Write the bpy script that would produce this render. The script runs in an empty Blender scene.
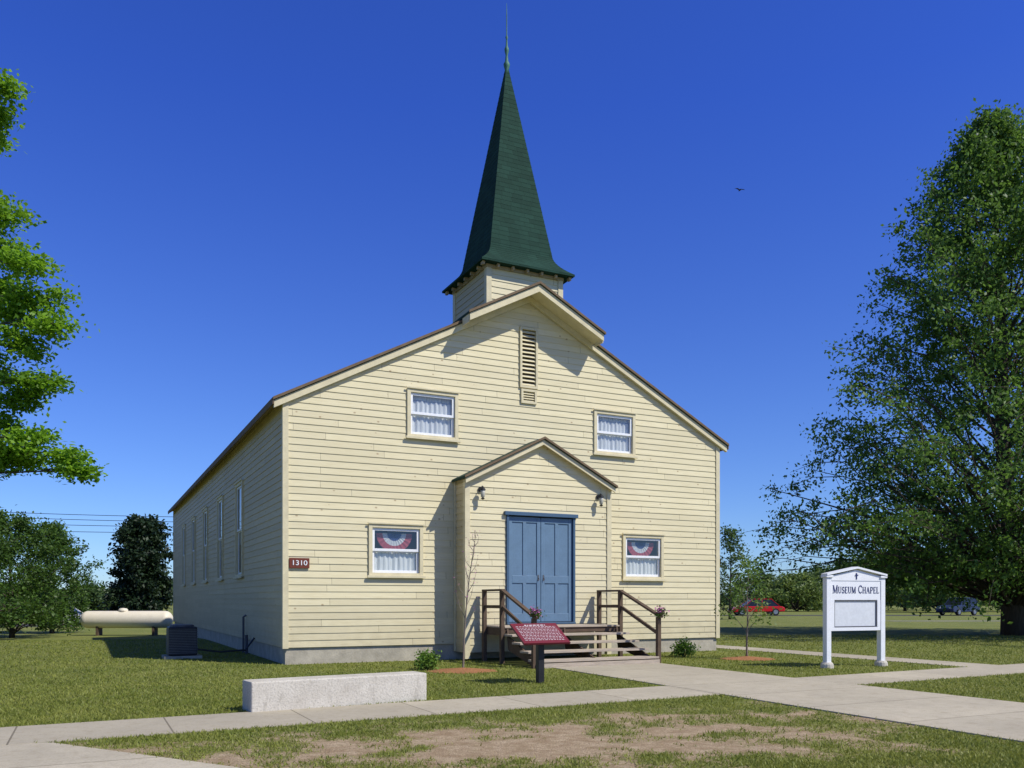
import bpy, math, random
import numpy as np
from mathutils import Vector, Matrix, noise
random.seed(7); RNG=np.random.default_rng(11)
S=bpy.context.scene; COL=S.collection
F=855.0; H=1.4; HY=600.0
def G(px,py):
    Y=F*H/(py-HY); return ((px-512)/F*Y, Y)
def P(px,py,Y): return Vector(((px-512)/F*Y, Y, H+(HY-py)/F*Y))
TH=math.atan2(.4455,.8953); OX,OY=-4.911,18.415
def W(u,v): return (OX+u*math.cos(TH)-v*math.sin(TH), OY+u*math.sin(TH)+v*math.cos(TH))
def UV(x,y):
    dx,dy=x-OX,y-OY; return (dx*math.cos(TH)+dy*math.sin(TH), -dx*math.sin(TH)+dy*math.cos(TH))
def sst(a,b,x):
    t=max(0,min(1,(x-a)/(b-a))); return t*t*(3-2*t)
def gz(x,y): return -.55*sst(27,42,y)*sst(9,17,-x)*(1-sst(80,140,y))

# ------------------------------------------------------------------ node materials
def newmat(name):
    m=bpy.data.materials.new(name); m.use_nodes=True; nt=m.node_tree
    for n in list(nt.nodes): nt.nodes.remove(n)
    return m,nt
class NT:
    def __init__(s,nt): s.nt=nt
    def n(s,t,**k):
        x=s.nt.nodes.new(t)
        for a,b in k.items(): setattr(x,a,b)
        return x
    def l(s,a,b): s.nt.links.new(a,b)
    def val(s,sock,v):
        if hasattr(v,'is_output') : s.l(v,sock)
        else: sock.default_value=v
    def math(s,op,a,b=0.0,c=0.0):
        x=s.n('ShaderNodeMath',operation=op); s.val(x.inputs[0],a); s.val(x.inputs[1],b); s.val(x.inputs[2],c); return x.outputs[0]
    def mix(s,f,a,b,blend='MIX'):
        x=s.n('ShaderNodeMix',data_type='RGBA',blend_type=blend)
        s.val(x.inputs[0],f)
        for i,v in ((6,a),(7,b)):
            if hasattr(v,'is_output'): s.l(v,x.inputs[i])
            else: x.inputs[i].default_value=(*v[:3],1)
        return x.outputs[2]
    def noise(s,vec,scale,detail=3,rough=.55):
        x=s.n('ShaderNodeTexNoise'); x.inputs['Scale'].default_value=scale; x.inputs['Detail'].default_value=detail; x.inputs['Roughness'].default_value=rough
        if vec is not None: s.l(vec,x.inputs['Vector'])
        return x.outputs['Fac']
    def ramp(s,f,a,b,lo=0.,hi=1.):
        x=s.n('ShaderNodeMapRange',clamp=True); s.val(x.inputs[0],f); x.inputs[1].default_value=a; x.inputs[2].default_value=b; x.inputs[3].default_value=lo; x.inputs[4].default_value=hi; return x.outputs[0]
    def coord(s,scale=(1,1,1)):
        c=s.n('ShaderNodeTexCoord'); m=s.n('ShaderNodeMapping'); m.inputs['Scale'].default_value=scale; s.l(c.outputs['Object'],m.inputs['Vector']); return m.outputs[0]
    def bump(s,h,st=.3,d=.01):
        x=s.n('ShaderNodeBump'); x.inputs['Strength'].default_value=st; x.inputs['Distance'].default_value=d; s.l(h,x.inputs['Height']); return x.outputs[0]
    def principled(s,col,rough=.7,normal=None,metal=0,spec=.3):
        b=s.n('ShaderNodeBsdfPrincipled'); o=s.n('ShaderNodeOutputMaterial')
        if hasattr(col,'is_output'): s.l(col,b.inputs['Base Color'])
        else: b.inputs['Base Color'].default_value=(*col,1)
        s.val(b.inputs['Roughness'],rough); b.inputs['Metallic'].default_value=metal; b.inputs['Specular IOR Level'].default_value=spec
        if normal is not None: s.l(normal,b.inputs['Normal'])
        s.l(b.outputs[0],o.inputs[0]); return b
def sc(c,k): return tuple(min(1,x*k) for x in c)
def simple(name,col,rough=.6,var=.18,scale=6,bump=.15,metal=0,stretch=(1,1,1)):
    m,nt=newmat(name); q=NT(nt); v=q.coord(stretch)
    f=q.noise(v,scale,5,.65); c=q.mix(q.ramp(f,.3,.7),sc(col,1-var),sc(col,1+var))
    f2=q.noise(v,scale*9,3); c=q.mix(q.ramp(f2,.35,.7,0,.35),c,sc(col,.72))
    q.principled(c,rough,q.bump(f2,bump,.01),metal); return m
EXP=.152
def siding_mat(name,col,axis):
    m,nt=newmat(name); q=NT(nt); c=q.n('ShaderNodeTexCoord'); s=q.n('ShaderNodeSeparateXYZ'); q.l(c.outputs['Object'],s.inputs[0])
    h=s.outputs[axis]; z=s.outputs[2]
    row=q.math('FLOOR',q.math('DIVIDE',q.math('SUBTRACT',z,.372),EXP))
    wn=q.n('ShaderNodeTexWhiteNoise',noise_dimensions='1D'); q.l(row,wn.inputs['W'])
    sh=q.math('ADD',q.math('DIVIDE',h,3.9),q.math('MULTIPLY',wn.outputs['Value'],7.3))
    pl=q.math('FLOOR',sh); fr=q.math('FRACT',sh)
    cmb=q.n('ShaderNodeCombineXYZ'); q.l(row,cmb.inputs[0]); q.l(pl,cmb.inputs[1])
    w2=q.n('ShaderNodeTexWhiteNoise',noise_dimensions='3D'); q.l(cmb.outputs[0],w2.inputs['Vector'])
    base=q.mix(w2.outputs['Value'],sc(col,.91),sc(col,1.06))
    g=q.n('ShaderNodeCombineXYZ'); q.l(q.math('MULTIPLY',h,1.6),g.inputs[0]); q.l(q.math('MULTIPLY',z,26),g.inputs[1]); q.l(q.math('MULTIPLY',pl,3.1),g.inputs[2])
    gr=q.noise(g.outputs[0],1.6,5,.65)
    base=q.mix(q.ramp(gr,.42,.72,0,.50),base,(col[0]*.77,col[1]*.73,col[2]*.62))
    big=q.noise(c.outputs['Object'],.55,3); base=q.mix(q.ramp(big,.4,.72,0,.35),base,(col[0]*.82,col[1]*.80,col[2]*.74))
    def knots(scale,dist,thr,strength,col_):
        vo=q.n('ShaderNodeTexVoronoi'); vc=q.n('ShaderNodeCombineXYZ'); q.l(h,vc.inputs[0]); q.l(q.math('MULTIPLY',z,1.5),vc.inputs[1]); q.l(vc.outputs[0],vo.inputs['Vector']); vo.inputs['Scale'].default_value=scale
        sep=q.n('ShaderNodeSeparateColor'); q.l(vo.outputs['Color'],sep.inputs[0])
        k=q.math('MULTIPLY',q.ramp(vo.outputs['Distance'],dist*.5,dist,1,0),q.math('GREATER_THAN',sep.outputs[0],thr))
        return q.mix(q.math('MULTIPLY',k,strength),base,col_)
    base=knots(3.2,.12,.45,.65,(.24,.14,.06)); base=knots(5.1,.11,.55,.45,(.30,.20,.10))
    j=q.math('LESS_THAN',fr,.0022); base=q.mix(q.math('MULTIPLY',j,.7),base,(.09,.07,.04))
    low=q.math('MULTIPLY',q.ramp(z,.3,1.6,.6,0),q.noise(c.outputs['Object'],3.5,4)); base=q.mix(low,base,(.25,.2,.13))
    q.principled(base,.62,q.bump(gr,.25,.004)); return m
CREAM=(.70,.625,.405)
M={}
M['side_x']=siding_mat('siding_front',CREAM,0); M['side_y_shade']=siding_mat('siding_side_shaded',(.57,.48,.29),1)  # side walls: same siding in darker olive-tan, shade painted into the colour
M['trim']=simple('cream_trim',(.65,.575,.37),.6,.12,4,.1)
M['trim_brown']=simple('roof_edge',(.16,.11,.065),.8,.25,5,.3)
M['white']=simple('white_paint',(.80,.81,.82),.45,.04,5,.05)
M['found']=simple('foundation_concrete',(.40,.36,.28),.9,.25,3,.5)
M['blue']=simple('blue_door_paint',(.125,.205,.295),.5,.10,3,.08)
M['blue_d']=simple('blue_frame_paint',(.06,.115,.185),.5,.10,3,.08)
M['black']=simple('black_metal',(.02,.02,.022),.4,.2,8,.05)
M['wood']=simple('weathered_wood',(.43,.36,.28),.85,.25,3,.5,stretch=(1,8,8))
M['wood_d']=simple('dark_stained_wood',(.105,.07,.045),.8,.3,4,.4)
M['tank']=simple('tank_paint',(.74,.67,.54),.45,.05,3,.05)
M['grey']=simple('grey_metal',(.10,.10,.11),.5,.2,5,.1)
M['brownsign']=simple('brown_sign_paint',(.16,.04,.022),.5,.1,5,.05)
M['plaque']=simple('red_plaque',(.17,.022,.035),.4,.1,3,.03)
M['navy']=simple('navy_letters',(.02,.03,.12),.5,.05,3,0)
M['board']=simple('pale_notice_board',(.66,.68,.70),.35,.05,2,.02)
M['tyre']=simple('tyre_rubber',(.02,.02,.02),.8,.1,8,.1)
M['rim']=simple('rim_metal',(.4,.4,.42),.35,.1,8,.05,.8)
M['carglass']=simple('car_glass',(.02,.025,.03),.08,.1,2,0)
M['carred']=simple('red_car_paint',(.55,.015,.02),.25,.05,2,0)
M['carblue']=simple('dark_blue_car_paint',(.03,.045,.10),.25,.05,2,0)
M['carwhite']=simple('white_car_paint',(.7,.7,.7),.25,.05,2,0)
M['lamp']=simple('lamp_glass',(.5,.48,.4),.3,.05,2,0)
M['copper']=simple('verdigris_copper',(.06,.17,.13),.6,.3,8,.2)
M['mulch']=simple('bark_mulch',(.34,.155,.065),.95,.4,25,.9)
M['bred']=simple('bunting_red',(.38,.07,.09),.8,.1,6,.1); M['bwhite']=simple('bunting_white',(.60,.61,.62),.8,.05,6,.1); M['bblue']=simple('bunting_blue',(.05,.08,.22),.8,.1,6,.1)
M['petal']=simple('pink_petals',(.5,.16,.35),.7,.4,30,.1)
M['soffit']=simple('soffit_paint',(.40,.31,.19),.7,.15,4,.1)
M['bird']=simple('bird_feathers',(.05,.045,.04),.8,.2,8,.1)
def concrete(name,axis,step,col=(.48,.425,.325)):
    m,nt=newmat(name); q=NT(nt); c=q.n('ShaderNodeTexCoord'); s=q.n('ShaderNodeSeparateXYZ'); q.l(c.outputs['Object'],s.inputs[0])
    v=c.outputs['Object']
    t=q.math('DIVIDE',s.outputs[axis],step); fr=q.math('FRACT',t); fl=q.math('FLOOR',t)
    wn=q.n('ShaderNodeTexWhiteNoise',noise_dimensions='1D'); q.l(fl,wn.inputs['W'])
    b=q.mix(wn.outputs['Value'],sc(col,.86),sc(col,1.08))
    b=q.mix(q.ramp(q.noise(v,.8,5,.7),.38,.7,0,.6),b,sc(col,.66))
    b=q.mix(q.ramp(q.noise(v,60,3),.45,.75,0,.6),b,sc(col,.58))
    b=q.mix(q.ramp(q.noise(v,7,5,.7),.50,.72,0,.4),b,(.24,.19,.12))
    j=q.math('LESS_THAN',fr,.018/step); b=q.mix(q.math('MULTIPLY',j,.7),b,(.09,.075,.05))
    q.principled(b,.9,q.bump(q.noise(v,60,3),.3,.004)); return m
M['walkv']=concrete('walk_concrete_a',1,1.5); M['walku']=concrete('walk_concrete_b',0,1.5)
M['asphalt']=simple('asphalt',(.06,.058,.056),.95,.2,1,.3)
M['lot']=simple('pale_lot_concrete',(.26,.24,.20),.9,.2,.4,.3)
m,nt=newmat('old_cast_concrete'); q=NT(nt); v=q.coord(); vs=q.coord((4,4,1.6))
b=q.mix(q.ramp(q.noise(v,2.5,6,.7),.35,.7),(.60,.56,.48),(.47,.43,.36)); b=q.mix(q.ramp(q.noise(vs,2,6,.75),.54,.70,0,.45),b,(.19,.165,.125)); b=q.mix(q.ramp(q.noise(v,45,3),.5,.7,0,.6),b,(.26,.24,.20))
q.principled(b,.92,q.bump(q.noise(v,30,4),.6,.012)); M['oldconc']=m
def shingle(name,col):
    m,nt=newmat(name); q=NT(nt); c=q.n('ShaderNodeTexCoord'); s=q.n('ShaderNodeSeparateXYZ'); q.l(c.outputs['Object'],s.inputs[0])
    row=q.math('FLOOR',q.math('DIVIDE',s.outputs[2],.12)); wn=q.n('ShaderNodeTexWhiteNoise',noise_dimensions='1D'); q.l(row,wn.inputs['W'])
    t=q.math('ADD',q.math('DIVIDE',q.math('ADD',s.outputs[0],s.outputs[1]),.28),wn.outputs['Value'])
    cm=q.n('ShaderNodeCombineXYZ'); q.l(row,cm.inputs[0]); q.l(q.math('FLOOR',t),cm.inputs[1]); w=q.n('ShaderNodeTexWhiteNoise',noise_dimensions='3D'); q.l(cm.outputs[0],w.inputs['Vector'])
    b=q.mix(w.outputs['Value'],sc(col,.82),sc(col,1.22)); b=q.mix(q.math('MULTIPLY',q.math('LESS_THAN',q.math('FRACT',t),.06),.4),b,sc(col,.4))
    b=q.mix(q.ramp(q.noise(c.outputs['Object'],1.2,5),.42,.7,0,.5),b,sc(col,.6)); b=q.mix(q.ramp(q.noise(c.outputs['Object'],90,2),.5,.7,0,.3),b,sc(col,1.6))
    q.principled(b,.9,q.bump(q.noise(c.outputs['Object'],60,3),.4,.01),0,.15); return m
M['spire']=shingle('green_shingles',(.0165,.047,.034)); M['roof']=shingle('dark_green_roof_shingles',(.03,.06,.045))
m,nt=newmat('window_glass'); q=NT(nt); o=q.n('ShaderNodeOutputMaterial'); mx=q.n('ShaderNodeMixShader'); tr=q.n('ShaderNodeBsdfTransparent'); gl=q.n('ShaderNodeBsdfGlossy'); gl.inputs['Roughness'].default_value=.02
tr.inputs[0].default_value=(.88,.90,.90,1); lw=q.n('ShaderNodeLayerWeight'); lw.inputs[0].default_value=.5
q.l(q.math('MULTIPLY_ADD',q.math('POWER',lw.outputs['Facing'],3.),.6,.10),mx.inputs[0]); q.l(tr.outputs[0],mx.inputs[1]); q.l(gl.outputs[0],mx.inputs[2]); q.l(mx.outputs[0],o.inputs[0]); M['glass']=m
m,nt=newmat('lace_curtain'); q=NT(nt); b=q.principled(q.mix(q.ramp(q.noise(q.coord((30,1,2)),1,3),.3,.7),(.56,.58,.58),(.84,.84,.82)),.9); M['curtain']=m
def leafmat(name,dark,light,trans=.35):
    m,nt=newmat(name); q=NT(nt); g=q.n('ShaderNodeNewGeometry'); r=g.outputs['Random Per Island']
    v=q.coord(); big=q.noise(v,.8,2)
    c=q.mix(q.math('MULTIPLY_ADD',r,.65,q.math('MULTIPLY',q.ramp(big,.35,.65),.35)),dark,light)
    d=q.n('ShaderNodeBsdfPrincipled'); q.l(c,d.inputs['Base Color']); d.inputs['Roughness'].default_value=.5; d.inputs['Specular IOR Level'].default_value=.3
    t=q.n('ShaderNodeBsdfTranslucent'); q.l(q.mix(.35,c,(light[0]*1.4,light[1]*1.4,light[2])),t.inputs[0])
    mx=q.n('ShaderNodeMixShader'); mx.inputs[0].default_value=trans; q.l(d.outputs[0],mx.inputs[1]); q.l(t.outputs[0],mx.inputs[2])
    o=q.n('ShaderNodeOutputMaterial'); q.l(mx.outputs[0],o.inputs[0]); return m
M['leaf_bright']=leafmat('bright_spring_leaves',(.085,.20,.012),(.27,.47,.035),.5)
M['leaf_big']=leafmat('shade_tree_leaves',(.040,.095,.016),(.155,.27,.050),.45)
M['leaf_mid']=leafmat('mid_green_leaves',(.022,.060,.010),(.10,.18,.025),.35)
M['leaf_young']=leafmat('young_tree_leaves',(.06,.12,.02),(.17,.27,.05),.35)
M['leaf_far']=leafmat('far_tree_leaves',(.055,.10,.022),(.21,.28,.07),.35)
M['leaf_far2']=leafmat('far_dark_leaves',(.032,.066,.022),(.11,.17,.05),.3)
M['leaf_dark']=leafmat('dark_cedar_leaves',(.009,.022,.009),(.024,.047,.015),.15)
M['leaf_bush']=leafmat('shrub_leaves',(.06,.13,.015),(.2,.33,.05),.3)
M['grassblade']=leafmat('lawn_blades',(.115,.16,.018),(.33,.34,.075),.35)
M['bark']=simple('bark',(.075,.06,.045),.95,.35,6,.9,stretch=(3,3,.6))
M['bark_l']=simple('pale_bark',(.22,.18,.14),.95,.25,6,.5,stretch=(3,3,.6))
m,nt=newmat('lawn_ground'); q=NT(nt); v=q.coord(); at=q.n('ShaderNodeAttribute',attribute_name='dirt')
g=q.mix(q.ramp(q.noise(v,.45,5,.65),.35,.68),(.125,.165,.026),(.225,.235,.052))
g=q.mix(q.ramp(q.noise(v,3.2,5,.7),.42,.66,0,.6),g,(.28,.25,.085)); g=q.mix(q.ramp(q.noise(v,38,4,.7),.4,.65,0,.6),g,(.07,.095,.015))
d=q.mix(q.ramp(q.noise(v,5,6,.75),.38,.62),(.34,.235,.135),(.56,.43,.285)); d=q.mix(q.ramp(q.noise(v,50,4,.75),.48,.62,0,.8),d,(.17,.115,.065))
d=q.mix(q.ramp(q.noise(v,13,5,.75),.54,.64,0,.65),d,(.23,.18,.07))
f=q.math('ADD',at.outputs['Fac'],q.math('MULTIPLY',q.math('SUBTRACT',q.noise(v,14,6,.8),.5),1.3))
c=q.mix(q.ramp(f,.34,.60),g,d); q.principled(c,.95,q.bump(q.noise(v,45,5,.7),.9,.03)); M['ground']=m

# ------------------------------------------------------------------ mesh builder
class MB:
    def __init__(s): s.v=[]; s.f=[]; s.mi=[]; s.cur=0
    def face(s,pts):
        b=len(s.v); s.v+= [tuple(p) for p in pts]; s.f.append(tuple(range(b,b+len(pts)))); s.mi.append(s.cur)
    def add(s,vs,fs):
        b=len(s.v); s.v+=[tuple(p) for p in vs]
        for f in fs: s.f.append(tuple(b+i for i in f)); s.mi.append(s.cur)
    def box(s,x0,x1,y0,y1,z0,z1):
        s.add([(x0,y0,z0),(x1,y0,z0),(x1,y1,z0),(x0,y1,z0),(x0,y0,z1),(x1,y0,z1),(x1,y1,z1),(x0,y1,z1)],
              [(0,3,2,1),(4,5,6,7),(0,1,5,4),(1,2,6,5),(2,3,7,6),(3,0,4,7)]); return s
    def prism(s,prof,a,b,axis='y'):
        n=len(prof)
        def mk(p,t): return {'y':(p[0],t,p[1]),'x':(t,p[0],p[1]),'z':(p[0],p[1],t)}[axis]
        s.add([mk(p,a) for p in prof]+[mk(p,b) for p in prof],[tuple(range(n))[::-1],tuple(range(n,2*n))]+[(i,(i+1)%n,n+(i+1)%n,n+i) for i in range(n)]); return s
    def beam(s,a,b,w,h):
        a=Vector(a); b=Vector(b); d=(b-a).normalized(); up=Vector((0,0,1)) if abs(d.z)<.95 else Vector((0,1,0))
        x=d.cross(up).normalized()*w/2; y=x.cross(d).normalized()*h/2
        vs=[p+i*x+j*y for p in (a,b) for i,j in ((-1,-1),(1,-1),(1,1),(-1,1))]
        s.add(vs,[(3,2,1,0),(4,5,6,7),(0,1,5,4),(1,2,6,5),(2,3,7,6),(3,0,4,7)]); return s
    def tube(s,pts,rs,n=7):
        pts=[Vector(p) for p in pts]; b=len(s.v); ref=Vector((.31,.94,.13))
        for i,p in enumerate(pts):
            d=(pts[min(i+1,len(pts)-1)]-pts[max(i-1,0)]).normalized(); x=d.cross(ref).normalized(); y=d.cross(x)
            for k in range(n):
                a=2*math.pi*k/n; s.v.append(tuple(p+(x*math.cos(a)+y*math.sin(a))*rs[i]))
        for i in range(len(pts)-1):
            for k in range(n):
                s.f.append((b+i*n+k,b+i*n+(k+1)%n,b+(i+1)*n+(k+1)%n,b+(i+1)*n+k)); s.mi.append(s.cur)
        s.f.append(tuple(b+k for k in range(n))[::-1]); s.mi.append(s.cur); e=b+(len(pts)-1)*n; s.f.append(tuple(e+k for k in range(n))); s.mi.append(s.cur); return s
    def lathe(s,prof,c=(0,0,0),n=20,axis='z'):
        b=len(s.v)
        for r,t in prof:
            for k in range(n):
                a=2*math.pi*k/n; p=(r*math.cos(a),r*math.sin(a),t)
                if axis=='x': p=(t,r*math.cos(a),r*math.sin(a))
                if axis=='y': p=(r*math.cos(a),t,r*math.sin(a))
                s.v.append((c[0]+p[0],c[1]+p[1],c[2]+p[2]))
        for i in range(len(prof)-1):
            for k in range(n): s.f.append((b+i*n+k,b+i*n+(k+1)%n,b+(i+1)*n+(k+1)%n,b+(i+1)*n+k)); s.mi.append(s.cur)
        s.f.append(tuple(b+k for k in range(n))[::-1]); s.mi.append(s.cur); e=b+(len(prof)-1)*n; s.f.append(tuple(e+k for k in range(n))); s.mi.append(s.cur); return s
    def build(s,name,mat,parent=None,smooth=False,bevel=0,loc=None,rz=None):
        me=bpy.data.meshes.new(name); me.from_pydata(s.v,[],s.f)
        mats=mat if isinstance(mat,list) else [mat]
        for mm in mats: me.materials.append(M[mm] if isinstance(mm,str) else mm)
        me.polygons.foreach_set('material_index',s.mi)
        if smooth: me.polygons.foreach_set('use_smooth',[True]*len(s.f))
        import bmesh
        bm=bmesh.new(); bm.from_mesh(me); bmesh.ops.remove_doubles(bm,verts=bm.verts,dist=1e-5) if smooth else None
        bmesh.ops.recalc_face_normals(bm,faces=bm.faces); bm.to_mesh(me); bm.free()
        o=bpy.data.objects.new(name,me); COL.objects.link(o)
        if parent: o.parent=parent
        if loc: o.location=loc
        if rz is not None: o.rotation_euler=(0,0,rz)
        if bevel:
            b=o.modifiers.new('bevel','BEVEL'); b.width=bevel; b.segments=2; b.limit_method='ANGLE'
        return o
def tag(o,label=None,cat=None,group=None,kind=None):
    if label: o['label']=label
    if cat: o['category']=cat
    if group: o['group']=group
    if kind: o['kind']=kind
    return o
def thing(name,label,cat,loc=(0,0,0),rz=0,group=None):
    o=bpy.data.objects.new(name,None); COL.objects.link(o); o.location=loc; o.rotation_euler=(0,0,rz); o.empty_display_size=.2
    return tag(o,label,cat,group)
def copy_tree(o,parent=None):
    c=o.copy(); COL.objects.link(c)
    if parent: c.parent=parent
    for ch in list(o.children): copy_tree(ch,c)
    return c
def quads(name,c,size,mat,parent=None,flat=0.0,asp=.55):
    n=len(c); a=RNG.normal(size=(n,3)); a/=np.linalg.norm(a,axis=1)[:,None]
    b=RNG.normal(size=(n,3)); 
    if flat>0: a[:,2]*=(1-flat); b[:,2]*=(1-flat); a/=np.linalg.norm(a,axis=1)[:,None]
    b-= (a*b).sum(1)[:,None]*a; b/=np.linalg.norm(b,axis=1)[:,None]
    s=(size*RNG.uniform(.6,1.3,n))[:,None]
    v=np.stack([c-a*s,c-b*s*asp,c+a*s,c+b*s*asp],1).reshape(-1,3)
    me=bpy.data.meshes.new(name); me.vertices.add(4*n); me.vertices.foreach_set('co',v.ravel().astype(np.float32))
    me.loops.add(4*n); me.loops.foreach_set('vertex_index',np.arange(4*n,dtype=np.int32)); me.polygons.add(n)
    me.polygons.foreach_set('loop_start',np.arange(0,4*n,4,dtype=np.int32)); me.polygons.foreach_set('loop_total',np.full(n,4,dtype=np.int32))
    me.update(calc_edges=True); me.materials.append(M[mat]); o=bpy.data.objects.new(name,me); COL.objects.link(o)
    if parent: o.parent=parent
    return o
def textmesh(name,s,size,mat,parent,loc,rot=(math.pi/2,0,0),bold=.0,space=1.0,fitw=None):
    cu=bpy.data.curves.new(name,'FONT'); cu.body=s; cu.size=size; cu.extrude=.004; cu.offset=bold; cu.align_x='CENTER'; cu.align_y='CENTER'; cu.space_character=space
    t=bpy.data.objects.new('tmp',cu); COL.objects.link(t); bpy.context.view_layer.update()
    me=bpy.data.meshes.new_from_object(t.evaluated_get(bpy.context.evaluated_depsgraph_get())); bpy.data.objects.remove(t)
    me.materials.clear(); me.materials.append(M[mat]); me.name=name
    o=bpy.data.objects.new(name,me); COL.objects.link(o); o.parent=parent; o.location=loc; o.rotation_euler=rot
    if fitw:
        xs=[v.co.x for v in me.vertices]; k=fitw/(max(xs)-min(xs))
        for v_ in me.vertices: v_.co.x*=k
    return o
TK,TN=.17,.07
def arc(cx,cy,rx,ry,a0,a1,n=14): return [(cx+rx*math.cos(math.radians(a0+(a1-a0)*i/n)),cy+ry*math.sin(math.radians(a0+(a1-a0)*i/n))) for i in range(n+1)]
def sf(x,y,w=.30): return ([(x-w/2,y),(x+w/2,y)],.055)
LET={'M':(1.02,[([(.15,0),(.15,1)],TN),([(.17,1),(.50,.06)],TK),([(.50,.06),(.84,1)],TN),([(.85,0),(.85,1)],TK),sf(.15,.03),sf(.13,.97,.24),sf(.85,.03,.34),sf(.88,.97,.24)]),
'U':(.88,[([(.2,1),(.2,.32)]+arc(.45,.32,.25,.27,180,270,7)+arc(.45,.32,.24,.27,270,360,7)+[(.69,1)],.10),([(.2,1),(.2,.3)],TK),sf(.2,.97,.34),sf(.69,.97,.24)]),
'S':(.66,[(arc(.33,.73,.20,.22,20,250,12)+arc(.33,.27,.22,.23,80,-160,12),.13),([(.53,.72),(.53,.95)],.05),([(.11,.05),(.11,.28)],.05)]),
'E':(.74,[([(.2,0),(.2,1)],TK),([(.08,.97),(.62,.97)],.07),([(.08,.03),(.65,.03)],.07),([(.2,.52),(.5,.52)],.07),([(.62,.78),(.62,1)],.05),([(.65,0),(.65,.24)],.05),([(.5,.42),(.5,.62)],.05)]),
'C':(.82,[(arc(.46,.5,.34,.45,45,315,20),.13),([(.72,.70),(.72,.97)],.05),([(.12,.35),(.12,.65)],.08)]),
'H':(.92,[([(.2,0),(.2,1)],TK),([(.72,0),(.72,1)],TK),([(.2,.52),(.72,.52)],.07),sf(.2,.03,.34),sf(.2,.97,.34),sf(.72,.03,.34),sf(.72,.97,.34)]),
'A':(.90,[([(.14,0),(.43,.98)],TN),([(.43,.98),(.74,0)],TK),([(.24,.36),(.62,.36)],.07),sf(.14,.03,.26),sf(.74,.03,.32)]),
'P':(.76,[([(.2,0),(.2,1)],TK),([(.2,.965),(.42,.965)],.07),([(.2,.46),(.42,.46)],.07),(arc(.42,.712,.22,.25,90,-90,10),.11),sf(.2,.03,.36),([(.06,.97),(.2,.97)],.055)]),
'L':(.70,[([(.2,0),(.2,1)],TK),([(.08,.03),(.62,.03)],.07),([(.62,0),(.62,.26)],.05),sf(.2,.97,.34)])}
def serif(name,s,size,small,mat,parent,xl,y,z,fit):
    b=MB(); x=0; lay=0; polys=[]
    for i,chh in enumerate(s):
        k=size if i==0 else small
        wd,st=LET[chh]
        for pts,w in st:
            for (a,c) in zip(pts[:-1],pts[1:]):
                dx,dy=c[0]-a[0],c[1]-a[1]; L=math.hypot(dx,dy) or 1; nx_,ny_=-dy/L*w/2,dx/L*w/2; ex,ey=(dx/L*w*.25,dy/L*w*.25) if len(pts)>3 else (0,0)
                lay+=1
                polys.append([(x+(p[0])*k,(p[1])*k,lay) for p in ((a[0]-ex-nx_,a[1]-ey-ny_),(c[0]+ex-nx_,c[1]+ey-ny_),(c[0]+ex+nx_,c[1]+ey+ny_),(a[0]-ex+nx_,a[1]-ey+ny_))])
        x+=wd*k
    for p in polys: b.face([(xl+q_[0]*fit,y-.00002*q_[2],z+q_[1]) for q_ in p])
    b.build(name,mat,parent); return xl+x*fit

# ------------------------------------------------------------------ ground & paths
def dirt(x,y):
    dx,dy=x-.35,y-8.35; c,s=math.cos(.36),math.sin(.36); a=(dx*c+dy*s)/4.9; b=(-dx*s+dy*c)/1.75
    r=math.sqrt(a*a+b*b); m=max(0,1.05-r*.60)
    n=noise.fractal(Vector((x*1.3,y*1.3,3)),1,2,5)*.36+noise.noise(Vector((x*4.1,y*4.1,9)))*.20
    v=m*.80+n-.02
    if r>1.35: v=min(v,.40+n*.3)-.14*(r-1.35)
    return max(0,min(1,v))
RINGS=[(*G(463,671),.66),(*G(747,659),.66)]
xs=np.concatenate([[-1500,-800,-400,-200,-120,-70,-45,-30,-24,-20,-17,-14,-12,-10,-9],np.arange(-7.5,9.01,.10),[11,14,20,30,45,70,120,200,400,800,1500]])
ys=np.concatenate([[-300,-100,-30,-10,0,3],np.arange(5,13.6,.10),np.arange(14,45,1.5),[50,55,70,80,90,105,120,140,160,220,320,500,900,1500]])
vs=[(float(x),float(y),gz(x,y)) for y in ys for x in xs]; nx=len(xs)
fs=[(j*nx+i,j*nx+i+1,(j+1)*nx+i+1,(j+1)*nx+i) for j in range(len(ys)-1) for i in range(nx-1)]
me=bpy.data.meshes.new('ground'); me.from_pydata(vs,[],fs); me.materials.append(M['ground'])
at=me.attributes.new('dirt','FLOAT','POINT'); at.data.foreach_set('value',[dirt(v[0],v[1]) if abs(v[0])<12 and 4<v[1]<16 else .0 for v in vs])
gnd=bpy.data.objects.new('ground',me); COL.objects.link(gnd); tag(gnd,kind='structure')
frame=lambda n,poly,z,mat: tag(MB().prism(poly,z-.03,z,'z').build(n,mat,None,loc=(OX,OY,0),rz=TH),kind='structure')
PA=[(4.75,-3.3),(7.45,-3.3),(7.55,-20),(4.2,-20)]
PB=[(-14,-9.6),(22,-7.95),(22,-6.55),(-14,-8.3)]
PC=[(12.6,-7.0),(13.7,-7.0),(13.7,34),(12.6,34)]
PD=[(-14,-9.45),(-4.5,-9.1),(-4.1,-9.2),(-2.67,-11.3),(-.6,-14.3),(-.6,-20),(-14,-20)]
frame('front_walk',PA,.016,'walkv'); frame('sidewalk',PB,.012,'walku'); frame('side_path',PC,.008,'walkv'); frame('lower_path',PD,.008,'walkv')
def inpoly(u,v,p):
    r=False; j=len(p)-1
    for i in range(len(p)):
        if (p[i][1]>v)!=(p[j][1]>v) and u<(p[j][0]-p[i][0])*(v-p[i][1])/(p[j][1]-p[i][1])+p[i][0]: r=not r
        j=i
    return r
tag(MB().box(25,90,56,57.6,-.03,.01).build('parking_lot','lot'),kind='structure')
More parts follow.
